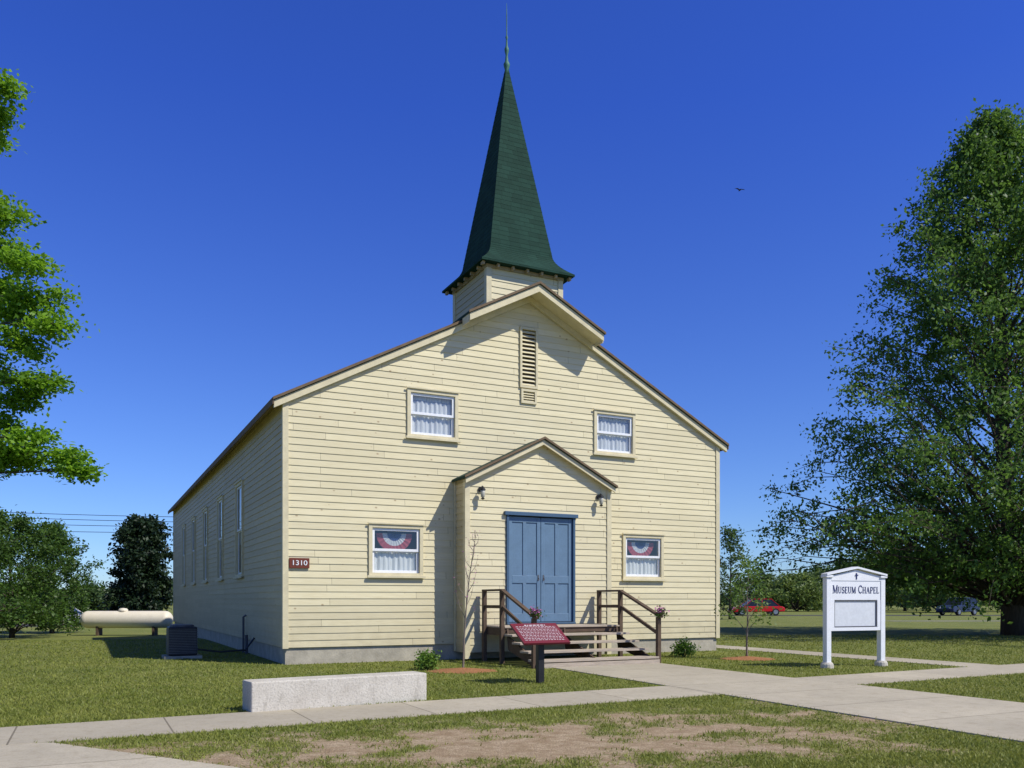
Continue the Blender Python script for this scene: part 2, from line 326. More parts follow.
tag(MB().box(14,120,75.5,79.5,-.03,.01).build('road','asphalt'),kind='structure')
tag(MB().box(-90,-22,62,70,-.58,-.54).build('far_road','asphalt'),kind='structure')

N=400000
y=1/RNG.uniform(1/34,1/6.2,N); x=RNG.uniform(-1,1,N)*(y*.68+1.5)
keep=[]
for i in range(N):
    u,v=UV(x[i],y[i])
    if -.05<u<11.95 and v>-.05: continue
    if 4.3<u<7.5 and -3.4<v<0: continue
    if any((x[i]-a)**2+(y[i]-b)**2<(r*random.uniform(.75,1.0))**2 for a,b,r in RINGS): continue
    if v<-2.9 or u>12:
        ju,jv=random.gauss(0,.035),random.gauss(0,.035)
        if any(inpoly(u+ju,v+jv,p) for p in (PA,PB,PC,PD)): continue
    d=dirt(x[i],y[i]) if y[i]<15 else .05
    if random.random()< (d*1.75-.14): continue
    keep.append(i)
x=x[keep]; y=y[keep]; n=len(x)
hh=RNG.uniform(.010,.034,n)*(1+.02*y); w=.0032+.00045*y; a=RNG.uniform(0,6.28,n)
lx=RNG.normal(0,.018,n); ly=RNG.normal(0,.018,n)
zb=np.array([gz(p,q_) for p,q_ in zip(x,y)])
v0=np.stack([x-np.cos(a)*w,y-np.sin(a)*w,zb],1); v1=np.stack([x+np.cos(a)*w,y+np.sin(a)*w,zb],1); v2=np.stack([x+lx,y+ly,zb+hh],1)
vv=np.stack([v0,v1,v2],1).reshape(-1,3)
me=bpy.data.meshes.new('lawn_grass'); me.vertices.add(3*n); me.vertices.foreach_set('co',vv.ravel().astype(np.float32)); me.loops.add(3*n); me.loops.foreach_set('vertex_index',np.arange(3*n,dtype=np.int32)); me.polygons.add(n)
me.polygons.foreach_set('loop_start',np.arange(0,3*n,3,dtype=np.int32)); me.polygons.foreach_set('loop_total',np.full(n,3,dtype=np.int32)); me.update(calc_edges=True); me.materials.append(M['grassblade'])
o=bpy.data.objects.new('lawn_grass',me); COL.objects.link(o); tag(o,'short patchy mown grass of the lawn around the walks','grass',kind='stuff')

# ------------------------------------------------------------------ chapel
CW=11.86; CL=25.9; MU=CW/2; SL=.52; RT=8.93; Z0=.37
ch=thing('chapel','cream clapboard chapel with a green shingled steeple and blue double doors','church',(OX,OY,0),TH)
def siding(mb,z0,z1,uL,uR,holes,mp,extra=()):
    cuts={round(z0,4),round(z1,4)}
    k=0
    while Z0+k*EXP<z1:
        if Z0+k*EXP>z0: cuts.add(round(Z0+k*EXP,4))
        k+=1
    for e in extra: cuts.add(e)
    for h in holes: cuts|={h[2],h[3]}
    cuts=sorted(c for c in cuts if z0-1e-6<=c<=z1+1e-6)
    def out(z,top):
        t=((z-Z0)/EXP); f=t-math.floor(t+1e-4)
        if top and f<1e-3: f=1
        return .019-.015*f
    for a,b in zip(cuts[:-1],cuts[1:]):
        if b-a<1e-4: continue
        hs=sorted([h for h in holes if h[2]<b-1e-5 and h[3]>a+1e-5],key=lambda h:h[0])
        ed=[(uL(a),uL(b))]; 
        for h in hs: ed+=[(h[0],h[0]),(h[1],h[1])]
        ed.append((uR(a),uR(b)))
        oa,ob=out(a,False),out(b,True)
        for i in range(0,len(ed),2):
            l,r=ed[i],ed[i+1]
            mb.face([mp(l[0],oa,a),mp(r[0],oa,a),mp(r[1],ob,b),mp(l[1],ob,b)])
            if oa>.016: mb.face([mp(l[0],.003,a),mp(r[0],.003,a),mp(r[0],oa,a),mp(l[0],oa,a)])
FW=[(MU-3.15,5.14,1.27,1.13,'up'),(MU+1.88,5.14,1.27,1.13,'up'),(MU-4.06,1.93,1.30,1.19,'low'),(MU+2.76,1.93,1.30,1.19,'low')]
CS=.085
holes=[(u+CS,u+w-CS,z+CS,z+h-CS) for u,z,w,h,k in FW]+[(MU-.19,MU+.19,6.66,8.04),(MU-.16,MU+.16,6.28,6.52)]
ze=RT-.09-SL*MU
uLf=lambda z: max(0,(z-ze)/SL); uRf=lambda z: CW-max(0,(z-ze)/SL)
b=MB(); siding(b,Z0,RT-.09,uLf,uRf,holes,lambda u,o,z:(u,-o,z),(round(ze,4),)); b.build('front_wall','side_x',ch)
SW=[5.25+i*3.75 for i in range(5)]; SWH=2.62; SWW=1.2; SZ=2.02
sh=[(v+CS,v+SWW-CS,SZ+CS,SZ+SWH-CS) for v in SW]
b=MB(); siding(b,Z0,ze,lambda z:0,lambda z:CL,sh,lambda u,o,z:(-o,u,z)); b.build('side_wall','side_y_shade',ch)
b=MB(); siding(b,Z0,ze,lambda z:0,lambda z:CL,[],lambda u,o,z:(CW+o,u,z)); b.build('side_wall','side_y_shade',ch)
b=MB(); siding(b,Z0,RT-.09,uLf,uRf,[],lambda u,o,z:(u,CL+o,z),(round(ze,4),)); b.build('back_wall','side_x',ch)
b=MB(); b.box(.03,CW-.03,.03,CL-.03,-.9,Z0); b.build('foundation','found',ch)
b=MB(); b.box(.06,CW-.06,.06,CL-.06,Z0+.002,Z0+.05); b.build('floor','wood_d',ch)
for (x0,x1,y0,y1) in ((-.036,.09,-.038,.09),(CW-.09,CW+.036,-.038,.09),(-.036,.09,CL-.09,CL+.038),(CW-.09,CW+.036,CL-.09,CL+.038)):
    MB().box(x0,x1,y0,y1,Z0-.02,ze-.02).build('corner_board','trim',ch)
def gable_roof(name,c,hw,top,s,v0,v1,th,mat,parent,steps=0):
    b=MB(); pr=[(c-hw,top-s*hw),(c,top),(c+hw,top-s*hw),(c+hw,top-s*hw-th),(c,top-th),(c-hw,top-s*hw-th)]
    b.prism(pr,v0,v1,'y'); return b.build(name,mat,parent)
rf=gable_roof('roof',MU,MU+.24,RT,SL,-.14,CL+.14,.07,'roof',ch)
def rake(name,c,hw,top,s,v0,v1,h,mat,parent,inner=0.):
    b=MB()
    for sg in (-1,1):
        p=[(c+sg*inner,top-s*inner),(c+sg*hw,top-s*hw),(c+sg*hw,top-s*hw-h),(c+sg*inner,top-s*inner-h)]
        b.prism(p,v0,v1,'y')
    return b.build(name,mat,parent)
rake('rake_board',MU,MU+.23,RT-.052,SL,-.115,-.03,.17,'trim',rf)
rake('roof_edge',MU,MU+.26,RT+.012,SL,-.165,-.142,.062,'trim_brown',rf)
for sg in (-1,1):
    x=MU+sg*(MU+.24); z=RT-SL*(MU+.24)
    MB().box(min(x,x+sg*.025),max(x,x+sg*.025),-.14,CL+.14,z-.15,z-.005).build('eave_fascia','trim_brown',rf)
    b=MB(); b.face([(MU+sg*(MU+.01),-.11,ze-.01),(x,-.11,z-.12),(x,CL+.1,z-.12),(MU+sg*(MU+.01),CL+.1,ze-.01)]); b.build('soffit','soffit',rf)
HWD=1.84
hd=gable_roof('gable_hood',MU,HWD,RT+.10,SL,-.62,.5,.06,'roof',ch)
rake('hood_fascia',MU,HWD-.02,RT+.055,SL,-.60,-.56,.18,'trim',hd)
rake('hood_edge',MU,HWD+.02,RT+.112,SL,-.645,-.622,.058,'trim_brown',hd)
b=MB()
for sg in (-1,1):
    e=HWD-.03
    b.face([(MU,-.559,RT-.08),(MU+sg*e,-.559,RT-.08-SL*e),(MU+sg*e,-.118,RT-.08-SL*e),(MU,-.118,RT-.08)])
    x=MU+sg*e; b.box(min(x,x+sg*.02),max(x,x+sg*.02),-.55,-.17,RT-SL*e-.16,RT+.03-SL*e)
b.build('hood_soffit','trim',hd)
def make_window(w,h,kind,x,z,side=False):
    hw,hh=w-2*CS,h-2*CS
    b=MB(); y0=-.055
    b.box(-CS,0,y0,.0,-CS,hh+CS); b.box(hw,hw+CS,y0,.0,-CS,hh+CS); b.box(0,hw,y0+.002,.0,hh,hh+CS); b.box(0,hw,y0+.002,.0,-CS,0)
    b.box(-.02,0,.001,.16,-.02,hh+.02); b.box(hw,hw+.02,.001,.16,-.02,hh+.02); b.box(0,hw,.001,.16,hh,hh+.02); b.box(0,hw,.001,.16,-.02,0)
    b.box(-CS-.04,hw+CS+.04,-.10,-.058,-CS-.03,-CS+.025); b.box(-CS-.03,hw+CS+.03,-.085,-.057,hh+CS-.005,hh+CS+.03)
    o=b.build('window','trim',ch,bevel=.004)
    s=MB(); t=.062; my=hh*.5
    for (za,zb_,yy) in ((0,my+.02,.020),(my-.02,hh,-.012)):
        s.box(0.004,t,yy,yy+.03,za+.003,zb_); s.box(hw-t,hw-.004,yy,yy+.03,za+.003,zb_); s.box(t,hw-t,yy,yy+.03,za+.003,za+t); s.box(t,hw-t,yy,yy+.03,zb_-t,zb_-.003)
    s.build('sash','white',o,bevel=.004)
    g=MB(); g.face([(t,.036,t),(hw-t,.036,t),(hw-t,.036,my),(t,.036,my)]); g.face([(t,.004,my),(hw-t,.004,my),(hw-t,.004,hh-t),(t,.004,hh-t)]); g.build('pane','glass',o)
    c=MB(); n=44
    def cur(za,zb_,amp,xa,xb,ph=0,yc=.085):
        pr=[(xa+(xb-xa)*i/n,yc+amp*math.sin(i*1.35+ph)+.01*math.sin(i*.4)) for i in range(n+1)]
        for (p,q_) in zip(pr[:-1],pr[1:]): c.face([(p[0],p[1],za),(q_[0],q_[1],za),(q_[0],q_[1],zb_),(p[0],p[1],zb_)])
    if kind=='up':
        cur(.0,hh-.16,.016,0,hw); cur(hh-.15,hh-.02,.010,0,hw,1.,.105); c.build('curtain','curtain',o)
    elif kind=='low':
        cur(.0,my-.02,.014,0,hw); c.build('curtain','curtain',o)
        f=MB(); R=hw*.38; cz=hh-.11; cx=hw/2
        for k in range(24):
            a0=math.pi+math.pi*k/24; a1=math.pi+math.pi*(k+1)/24
            for j,(r0,r1) in enumerate(((.02,.40),(.40,.66),(.66,1.))):
                f.cur=j; y0_=.100+.012*(k%2); y1_=.100+.012*((k+1)%2)
                f.face([(cx+R*r0*math.cos(a0),y0_,cz+R*r0*math.sin(a0)),(cx+R*r1*math.cos(a0),y0_,cz+R*r1*math.sin(a0)),(cx+R*r1*math.cos(a1),y1_,cz+R*r1*math.sin(a1)),(cx+R*r0*math.cos(a1),y1_,cz+R*r0*math.sin(a1))])
        f.build('bunting',['bblue','bwhite','bred'],o)
    else:
        cur(hh*.35,hh,.014,0,hw*.22); cur(hh*.35,hh,.014,hw*.78,hw); c.build('curtain','curtain',o)
    return o
for u,z,w,h,k in FW:
    o=make_window(w,h,k,u,z); o.location=(u+CS,0,z+CS)
w0=make_window(SWW,SWH,'side',0,0,True)
for i,v in enumerate(SW):
    o=w0 if i==0 else copy_tree(w0,ch)
    o.location=(0,v+SWW-CS,SZ+CS); o.rotation_euler=(0,0,-math.pi/2)
for (u0,u1,z0,z1,nn) in ((MU-.19,MU+.19,6.66,8.04,14),(MU-.16,MU+.16,6.28,6.52,4)):
    b=MB(); t=.055
    b.box(u0-t,u0,-.06,.05,z0-t,z1+t); b.box(u1,u1+t,-.06,.05,z0-t,z1+t); b.box(u0,u1,-.058,.05,z1,z1+t); b.box(u0,u1,-.058,.05,z0-t,z0)
    o=b.build('gable_vent','trim',ch)
    MB().box(u0,u1,.04,.045,z0,z1).build('backing','wood_d',o)
    l=MB()
    for k in range(nn):
        zz=z0+(z1-z0)*(k+.5)/nn; l.prism([(-.050,zz-.036),(-.040,zz-.044),(.02,zz+.022),(.01,zz+.03)],u0,u1,'x')
    l.build('louvres','trim',o)
VH=1.95; VD=.65; VT=5.27
vze=VT-.09-.51*VH
vl=lambda z: MU-VH+max(0,(z-vze)/.51); vr=lambda z: MU+VH-max(0,(z-vze)/.51)
DZ=.87; DH=2.50; DW=.87
b=MB(); siding(b,.19,VT-.09,vl,vr,[(MU-DW-.06,MU+DW+.06,DZ-.05,DZ+DH+.06)],lambda u,o,z:(u,-VD-o,z),(round(vze,4),)); ves=b.build('vestibule','side_x',ch)
for sg in (-1,1):
    b=MB(); siding(b,.19,vze,lambda z:-VD,lambda z:-.02,[],lambda u,o,z:(MU+sg*(VH+o),u,z)); b.build('vestibule_side','side_y_shade',ves)
    x=MU+sg*VH; MB().box(min(x+sg*.036,x-sg*.09),max(x+sg*.036,x-sg*.09),-VD-.038,-VD+.09,.05,vze-.01).build('corner_board','trim',ves)
    x2=MU+sg*(VH+.012); MB().box(min(x2,x2+sg*.03),max(x2,x2+sg*.03),-.10,-.026,.2,vze-.01).build('corner_board','trim',ves)
vr_=gable_roof('vestibule_roof',MU,VH+.09,VT,.51,-VD-.20,-.03,.06,'roof',ves)
rake('vestibule_rake',MU,VH+.07,VT-.045,.51,-VD-.17,-VD-.13,.13,'trim',ves)
rake('vestibule_roof_edge',MU,VH+.11,VT+.012,.51,-VD-.225,-VD-.202,.055,'trim_brown',ves)
b=MB()
for sg in (-1,1): b.face([(MU,-VD-.13,VT-.13),(MU+sg*(VH+.06),-VD-.13,VT-.13-.51*(VH+.06)),(MU+sg*(VH+.06),-.04,VT-.13-.51*(VH+.06)),(MU,-.04,VT-.13)])
b.build('vestibule_soffit','trim',ves)
b=MB(); yv=-VD
b.box(MU-DW-.06,MU-DW,yv-.06,yv+.1,DZ,DZ+DH+.02); b.box(MU+DW,MU+DW+.06,yv-.06,yv+.1,DZ,DZ+DH+.02); b.box(MU-DW-.12,MU+DW+.12,yv-.10,yv+.1,DZ+DH+.022,DZ+DH+.11)
b.box(MU-DW-.06,MU+DW+.06,yv-.08,yv+.1,DZ-.05,DZ-.002)
b.build('door_frame','blue_d',ch,bevel=.006)
for sg in (-1,1):
    x0,x1=(MU-DW+.004,MU-.006) if sg<0 else (MU+.006,MU+DW-.004)
    b=MB(); yf=yv-.005; zz0,zz1=DZ+.01,DZ+DH
    b.box(x0,x1,yf+.022,yf+.05,zz0,zz1)
    st=.10
    b.box(x0,x0+st,yf,yf+.0215,zz0,zz1); b.box(x1-st,x1,yf,yf+.0215,zz0,zz1)
    cx=(x0+x1)/2
    for a,c_ in ((zz0,zz0+.2),(zz0+.92,zz0+1.10),(zz1-.13,zz1)): b.box(x0+st,x1-st,yf+.001,yf+.0215,a,c_)
    b.box(cx-.045,cx+.045,yf+.002,yf+.0215,zz0+.2,zz0+.92); b.box(cx-.045,cx+.045,yf+.002,yf+.0215,zz0+1.10,zz1-.13)
    d=b.build('door','blue',ch,bevel=.006)
    hx=MU+sg*.07
    k=MB(); k.box(hx-.016,hx+.016,yf-.008,yf-.001,DZ+.99,DZ+1.13); k.tube([(hx,yf-.006,DZ+1.05),(hx,yf-.04,DZ+1.05),(hx,yf-.045,DZ+1.0)],[.008]*3,8); k.build('handle','grey',d)
for sg in (-1,1):
    x=MU+sg*1.6; z=3.9
    b=MB(); b.lathe([(.0,0),(.06,0),(.06,.02),(0,.02)],(x,yv-.045,z+.05),14,'y'); b.tube([(x,yv-.04,z+.05),(x,yv-.14,z+.12),(x,yv-.17,z+.09)],[.012]*3,8)
    b.lathe([(.012,.12),(.065,.05),(.07,.03),(.055,.03)],(x,yv-.17,z-.01),16)
    o=b.build('wall_lamp','black',ch)
    MB().lathe([(.05,.02),(.055,-.04),(.045,-.13),(.015,-.16)],(x,yv-.17,z),14).build('lamp_glass','lamp',o,smooth=True)
    MB().lathe([(.05,-.165),(.03,-.19),(.0,-.20)],(x,yv-.17,z),10).build('lamp_cage','black',o)
b=MB(); b.box(.10,.535,-.06,-.03,2.09,2.31); o=b.build('number_plate','brownsign',ch,bevel=.004)
textmesh('digits','1310',.15,'white',o,(.317,-.066,2.20),bold=.001,fitw=.31)
b=MB(); b.tube([(-.10,4.7,.0),(-.10,4.7,.95),(-.03,4.7,1.0)],[.03]*3,8); b.build('service_pipe','grey',ch)
b=MB(); b.tube([(-.10,4.2,.0),(-.10,4.2,.5)],[.04]*2,8); b.build('service_pipe','grey',ch)
SC=1.2; SB=1.03; EZ=9.6
b=MB()
b.cur=0
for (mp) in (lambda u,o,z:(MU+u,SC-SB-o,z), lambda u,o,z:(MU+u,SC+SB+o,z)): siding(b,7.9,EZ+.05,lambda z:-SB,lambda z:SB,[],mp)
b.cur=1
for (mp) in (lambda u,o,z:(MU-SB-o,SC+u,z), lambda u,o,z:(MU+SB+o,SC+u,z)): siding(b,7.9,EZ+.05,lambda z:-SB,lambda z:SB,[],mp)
stp=b.build('steeple',['side_x','side_y_shade'],ch)
for sx in (-1,1):
    for sy in (-1,1):
        xa,ya=MU+sx*SB,SC+sy*SB
        MB().box(min(xa+sx*.036,xa-sx*.1),max(xa+sx*.036,xa-sx*.1),min(ya+sy*.038,ya-sy*.1),max(ya+sy*.038,ya-sy*.1),7.9,EZ-.06).build('corner_board','trim',stp)
SA=1.28
def hwid(z):
    if z<10.15: t=(z-EZ)/(10.15-EZ); return SA+(.86-SA)*(1-(1-t)**1.8)
    return .86+(.03-.86)*(z-10.15)/(15.16-10.15)
b=MB(); z=EZ
def sq(h,z): return [(MU-h,SC-h,z),(MU+h,SC-h,z),(MU+h,SC+h,z),(MU-h,SC+h,z)]
while z<15.15:
    z2=min(z+(.06 if z<10.15 else .12),15.16); lo=sq(hwid(z)+.005,z); hi=sq(hwid(z2)+.001,z2); li=sq(hwid(z)-.01,z)
    for i in range(4):
        j=(i+1)%4; b.face([lo[i],lo[j],hi[j],hi[i]]); b.face([li[i],li[j],lo[j],lo[i]])
    z=z2
b.build('spire','spire',stp)
b=MB()
b.box(MU-SA-.005,MU+SA+.005,SC-SA-.005,SC+SA+.005,EZ-.05,EZ-.004); b.build('spire_eave','spire',stp)
b=MB(); b.box(MU-SB-.05,MU+SB+.05,SC-SB-.05,SC+SB+.05,EZ-.13,EZ-.052)
for k in range(7):
    t=-SA+.08+(2*SA-.16)*k/6
    for s in (-1,1):
        a0,a1=sorted((SC+s*(SB+.052),SC+s*(SA-.08))); b.box(MU+t-.03,MU+t+.03,a0,a1,EZ-.125,EZ-.052)
        a0,a1=sorted((MU+s*(SB+.052),MU+s*(SA-.08)));
        if 0<k<6: b.box(a0,a1,SC+t-.03,SC+t+.03,EZ-.125,EZ-.052)
b.build('rafter_tails','soffit',stp)
MB().lathe([(.06,14.95),(.05,15.12),(.075,15.2),(.085,15.26),(.045,15.34),(.03,15.5),(.055,15.6),(.058,15.66),(.028,15.74),(.02,15.9),(.035,15.96),(.014,16.02),(.012,16.5),(.004,16.85)],(MU,SC,0),14).build('finial','copper',stp,smooth=True)

# ------------------------------------------------------------------ steps
st=thing('porch_steps','weathered wooden porch steps with dark handrails before the blue doors','steps',(OX,OY,0),TH)
sx0,sx1=4.42,7.42; dv0,dv1=-1.80,-VD-.12
b=MB()
n=9
for i in range(n):
    a=dv0+(dv1-dv0)*i/n; b.box(sx0,sx1,a+.006,a+(dv1-dv0)/n-.006,DZ-.09,DZ-.055)
b.build('deck','wood',st,bevel=.004)
b=MB(); b.box(sx0,sx1,dv0+.04,dv0+.08,DZ-.20,DZ-.092); b.box(sx0,sx0+.04,dv0+.08,dv1,DZ-.26,DZ-.092); b.box(sx1-.04,sx1,dv0+.08,dv1,DZ-.26,DZ-.092); b.build('deck_frame','wood_d',st)
TR=.375
for k in range(4):
    zt=DZ-.055-(k+1)*.163; v1=dv0-k*TR; b=MB()
    b.box(sx0-.02,sx1+.02,v1-TR*.5+.002,v1+.0,zt-.045,zt); b.box(sx0-.02,sx1+.02,v1-TR-.02,v1-TR*.5-.006,zt-.045,zt); b.build('tread','wood',st,bevel=.004)
b=MB(); b.box(sx0-.03,sx1+.03,dv0-4*TR-.03,dv0-3*TR-.2,-.02,.10); b.build('bottom_step','wood',st)
for x in (sx0+.05,MU-.02,sx1-.09):
    b=MB(); b.prism([(dv0+.01,DZ-.28),(dv0+.01,DZ-.10),(dv0-.02,DZ-.262),(dv0-4*TR+.02,.095),(dv0-4*TR+.3,.02),(dv0-.05,.30)],x,x+.04,'x'); b.build('stringer','wood_d',st)
for sx,sg in ((sx0-.05,-1),(sx1+.05,1)):
    ve=dv0-4*TR+.05
    for (v,zt,) in ((dv1-.05,1.60),(dv0+.05,1.60),(ve,1.03)):
        MB().box(sx-.045,sx+.045,v-.045,v+.045,0,zt).build('post','wood_d',st,bevel=.006)
    b=MB(); b.beam((sx,dv1-.01,1.62),(sx,dv0-.0,1.62),.10,.045); b.beam((sx,dv0+.02,1.61),(sx,ve-.1,1.03),.10,.045); b.beam((sx,dv0+.02,1.24),(sx,ve,.66),.045,.07); b.beam((sx,dv1-.05,1.25),(sx,dv0+.05,1.25),.045,.07); b.build('handrail','wood_d',st)
def bunch(name,label,u,v,z,group=None):
    x,y=W(u,v); t=thing(name,label,'flowers',(x,y,z),0)
    c=RNG.normal(size=(90,3))*np.array([.06,.06,.045])+np.array([0,0,.07]); quads('blossom',c,.028,'petal',t)
    c=RNG.normal(size=(110,3))*np.array([.07,.07,.05])+np.array([0,0,.02]); quads('foliage',c,.033,'leaf_mid',t)
    MB().lathe([(.03,-.05),(.07,.0),(.075,.03),(.06,.03)],(0,0,0),12).build('pot','wood_d',t)
bunch('flower_pot','pink flowers on the lower right handrail post of the steps',sx1+.05,dv0-4*TR-.02,1.10)
bunch('flower_pot','pink flowers on the lower left handrail post, behind the red plaque',sx0-.05,dv0-4*TR-.02,1.10)

# ------------------------------------------------------------------ things on the lawn
x0,y0=G(249,713.5); x1,y1=G(427,700.5); a=math.atan2(y1-y0,x1-x0); Lb=math.hypot(x1-x0,y1-y0)
b=MB(); b.box(0.03,Lb,0,.40,-.05,.385); o=b.build('concrete_bench','oldconc',None,bevel=.018,loc=(x0,y0,0),rz=a); tag(o,'long low stained concrete block on the lawn beside the sidewalk','bench')
x,y=G(540,683); t=thing('plaque','dark red slanted information plaque on a black post before the steps','sign',(x,y,0),TH)
b=MB(); b.box(-.055,.055,-.055,.055,0,.70); b.build('post','black',t,bevel=.006)
up=Vector((0,.25,1.0)); dn=Vector((0,-.27,.69)); 
b=MB(); W2=.44
d=(up-dn).normalized(); nrm=Vector((1,0,0)).cross(d)
vs=[]
for k in (0,-.035):
    for sx,pt in ((-W2,dn),(W2,dn),(W2,up),(-W2,up)): vs.append(pt+Vector((sx,0,0))+nrm*k)
b.add(vs,[(0,1,2,3),(7,6,5,4),(0,4,5,1),(1,5,6,2),(2,6,7,3),(3,7,4,0)]); pn=b.build('panel','plaque',t)
b=MB()
for r in range(11):
    f=.10+.075*r; p=up+(dn-up)*f+nrm*.003; xx=-W2+.06 if r else -.2
    xe=W2-.06 if r else .2
    while xx<xe:
        w=random.uniform(.02,.06); hh_=.006 if r else .012
        b.face([p+Vector((xx,0,0))-d*hh_,p+Vector((min(xx+w,xe),0,0))-d*hh_,p+Vector((min(xx+w,xe),0,0))+d*hh_*.6,p+Vector((xx,0,0))+d*hh_*.6])
        xx+=w+.018
b.build('lettering','white',pn)
MB().box(-.15,.15,-.08,.12,.66,.72).build('bracket','black',t)
x0,y0=G(827,668); x1,y1=G(881,666); a=math.atan2(y1-y0,x1-x0); Ls=math.hypot(x1-x0,y1-y0)
t=thing('notice_sign','white framed lawn sign with a peaked top and blue lettering','sign',(x0,y0,0),a)
for xx in (0,Ls):
    p=MB().box(xx-.06,xx+.06,-.06,.06,.10,1.86).build('post','white',t,bevel=.008); MB().box(xx-.09,xx+.09,-.09,.09,1.861,1.91).build('cap','white',p,bevel=.01)
    MB().lathe([(.14,-.02),(.13,.08),(.10,.12)],(xx,0,0),14).build('footing','oldconc',t)
b=MB(); b.box(.062,Ls-.062,-.045,.045,1.40,1.80); b.box(.062,Ls-.062,-.05,.05,.76,.83); b.box(.062,.15,-.05,.05,.83,1.40); b.box(Ls-.15,Ls-.062,-.05,.05,.83,1.40); b.build('frame','white',t,bevel=.004)
b=MB(); b.prism([(-.03,1.80),(Ls+.03,1.80),(Ls+.03,1.88),(Ls*.62,1.99),(Ls*.5,2.03),(Ls*.38,1.99),(-.03,1.88)],-.055,-.002,'y'); b.build('pediment','white',t)
b=MB(); b.prism([(-.08,1.905),(Ls*.5,2.055),(Ls+.08,1.905),(Ls+.08,1.945),(Ls*.5,2.095),(-.08,1.945)],-.10,.08,'y'); b.build('sign_roof','white',t)
MB().box(.15,Ls-.15,-.02,.02,.83,1.40).build('notice_board','board',t)
fr=MB(); 
for (xa,xb,za,zb_) in ((.15,Ls-.15,1.375,1.395),(.15,Ls-.15,.835,.855),(.15,.17,.855,1.375),(Ls-.17,Ls-.15,.855,1.375)): fr.box(xa,xb,-.04,-.021,za,zb_)
fr.build('board_frame','grey',t)
ft=(Ls-.20)/1.48
xe=serif('lettering','MUSEUM',.165,.135,'navy',t,.10,-.050,1.54,ft); serif('lettering','CHAPEL',.165,.135,'navy',t,xe+.069*ft,-.050,1.54,ft)
b=MB(); b.box(Ls/2-.012,Ls/2+.012,-.066,-.056,1.83,1.96); b.box(Ls/2-.04,Ls/2+.04,-.068,-.0665,1.905,1.928); b.build('cross','navy',t)
X=(127-512)/F*47; zg=gz(X,47); t=thing('propane_tank','cream horizontal propane tank on the grass beyond the long side wall','tank',(X,47,zg),math.radians(3))
pr=[]; R=.47; hl=2.47
for k in range(9): an=math.pi/2*k/8; pr.append((max(.004,R*math.sin(an)),-hl+.40*(1-math.cos(an))))
pr+= [(r,-z_) for r,z_ in pr[::-1]]; zc=.33-zg
MB().lathe(pr,(0,0,zc),28,'x').build('tank_body','tank',t,smooth=True)
MB().lathe([(.25,0.0),(.25,.10),(.19,.18),(.02,.21)],(-.2,0,zc+R-.05),16).build('valve_dome','tank',t,smooth=True)
for xx in (-1.5,1.5): MB().box(xx-.06,xx+.06,-.30,.30,-.05,zc-R*.80).build('saddle','wood_d',t)
x,y=W(-1.75,3.35); t=thing('ac_condenser','dark grey air conditioner unit standing by the left side wall','air conditioner',(x,y,0),TH)
MB().box(-.42,.42,-.42,.42,0,.07).build('pad','found',t); MB().box(-.32,.32,-.32,.32,.072,.76).build('casing','black',t,bevel=.03)
b=MB()
for k in range(15):
    z=.13+.039*k; b.box(-.331,.331,-.331,.331,z,z+.014)
b.build('grille','grey',t)
MB().lathe([(.28,0),(.28,.035),(.25,.045),(.05,.05)],(0,0,.762),20).build('fan_guard','grey',t)
b=MB(); b.tube([(.34,.1,.2),(.9,.1,.12),(1.5,.1,.15),(1.72,.1,.45)],[.025]*4,7); b.build('line_set','black',t)
for x,y,r in RINGS:
    b=MB(); pts=[(x+r*random.uniform(.85,1.1)*math.cos(a),y+r*random.uniform(.85,1.1)*math.sin(a)) for a in [2*math.pi*k/26 for k in range(26)]]
    b.add([(x,y,.07)]+[(p[0],p[1],.004) for p in pts],[(0,1+k,1+(k+1)%26) for k in range(26)]); tag(b.build('mulch_bed','mulch'),kind='structure')
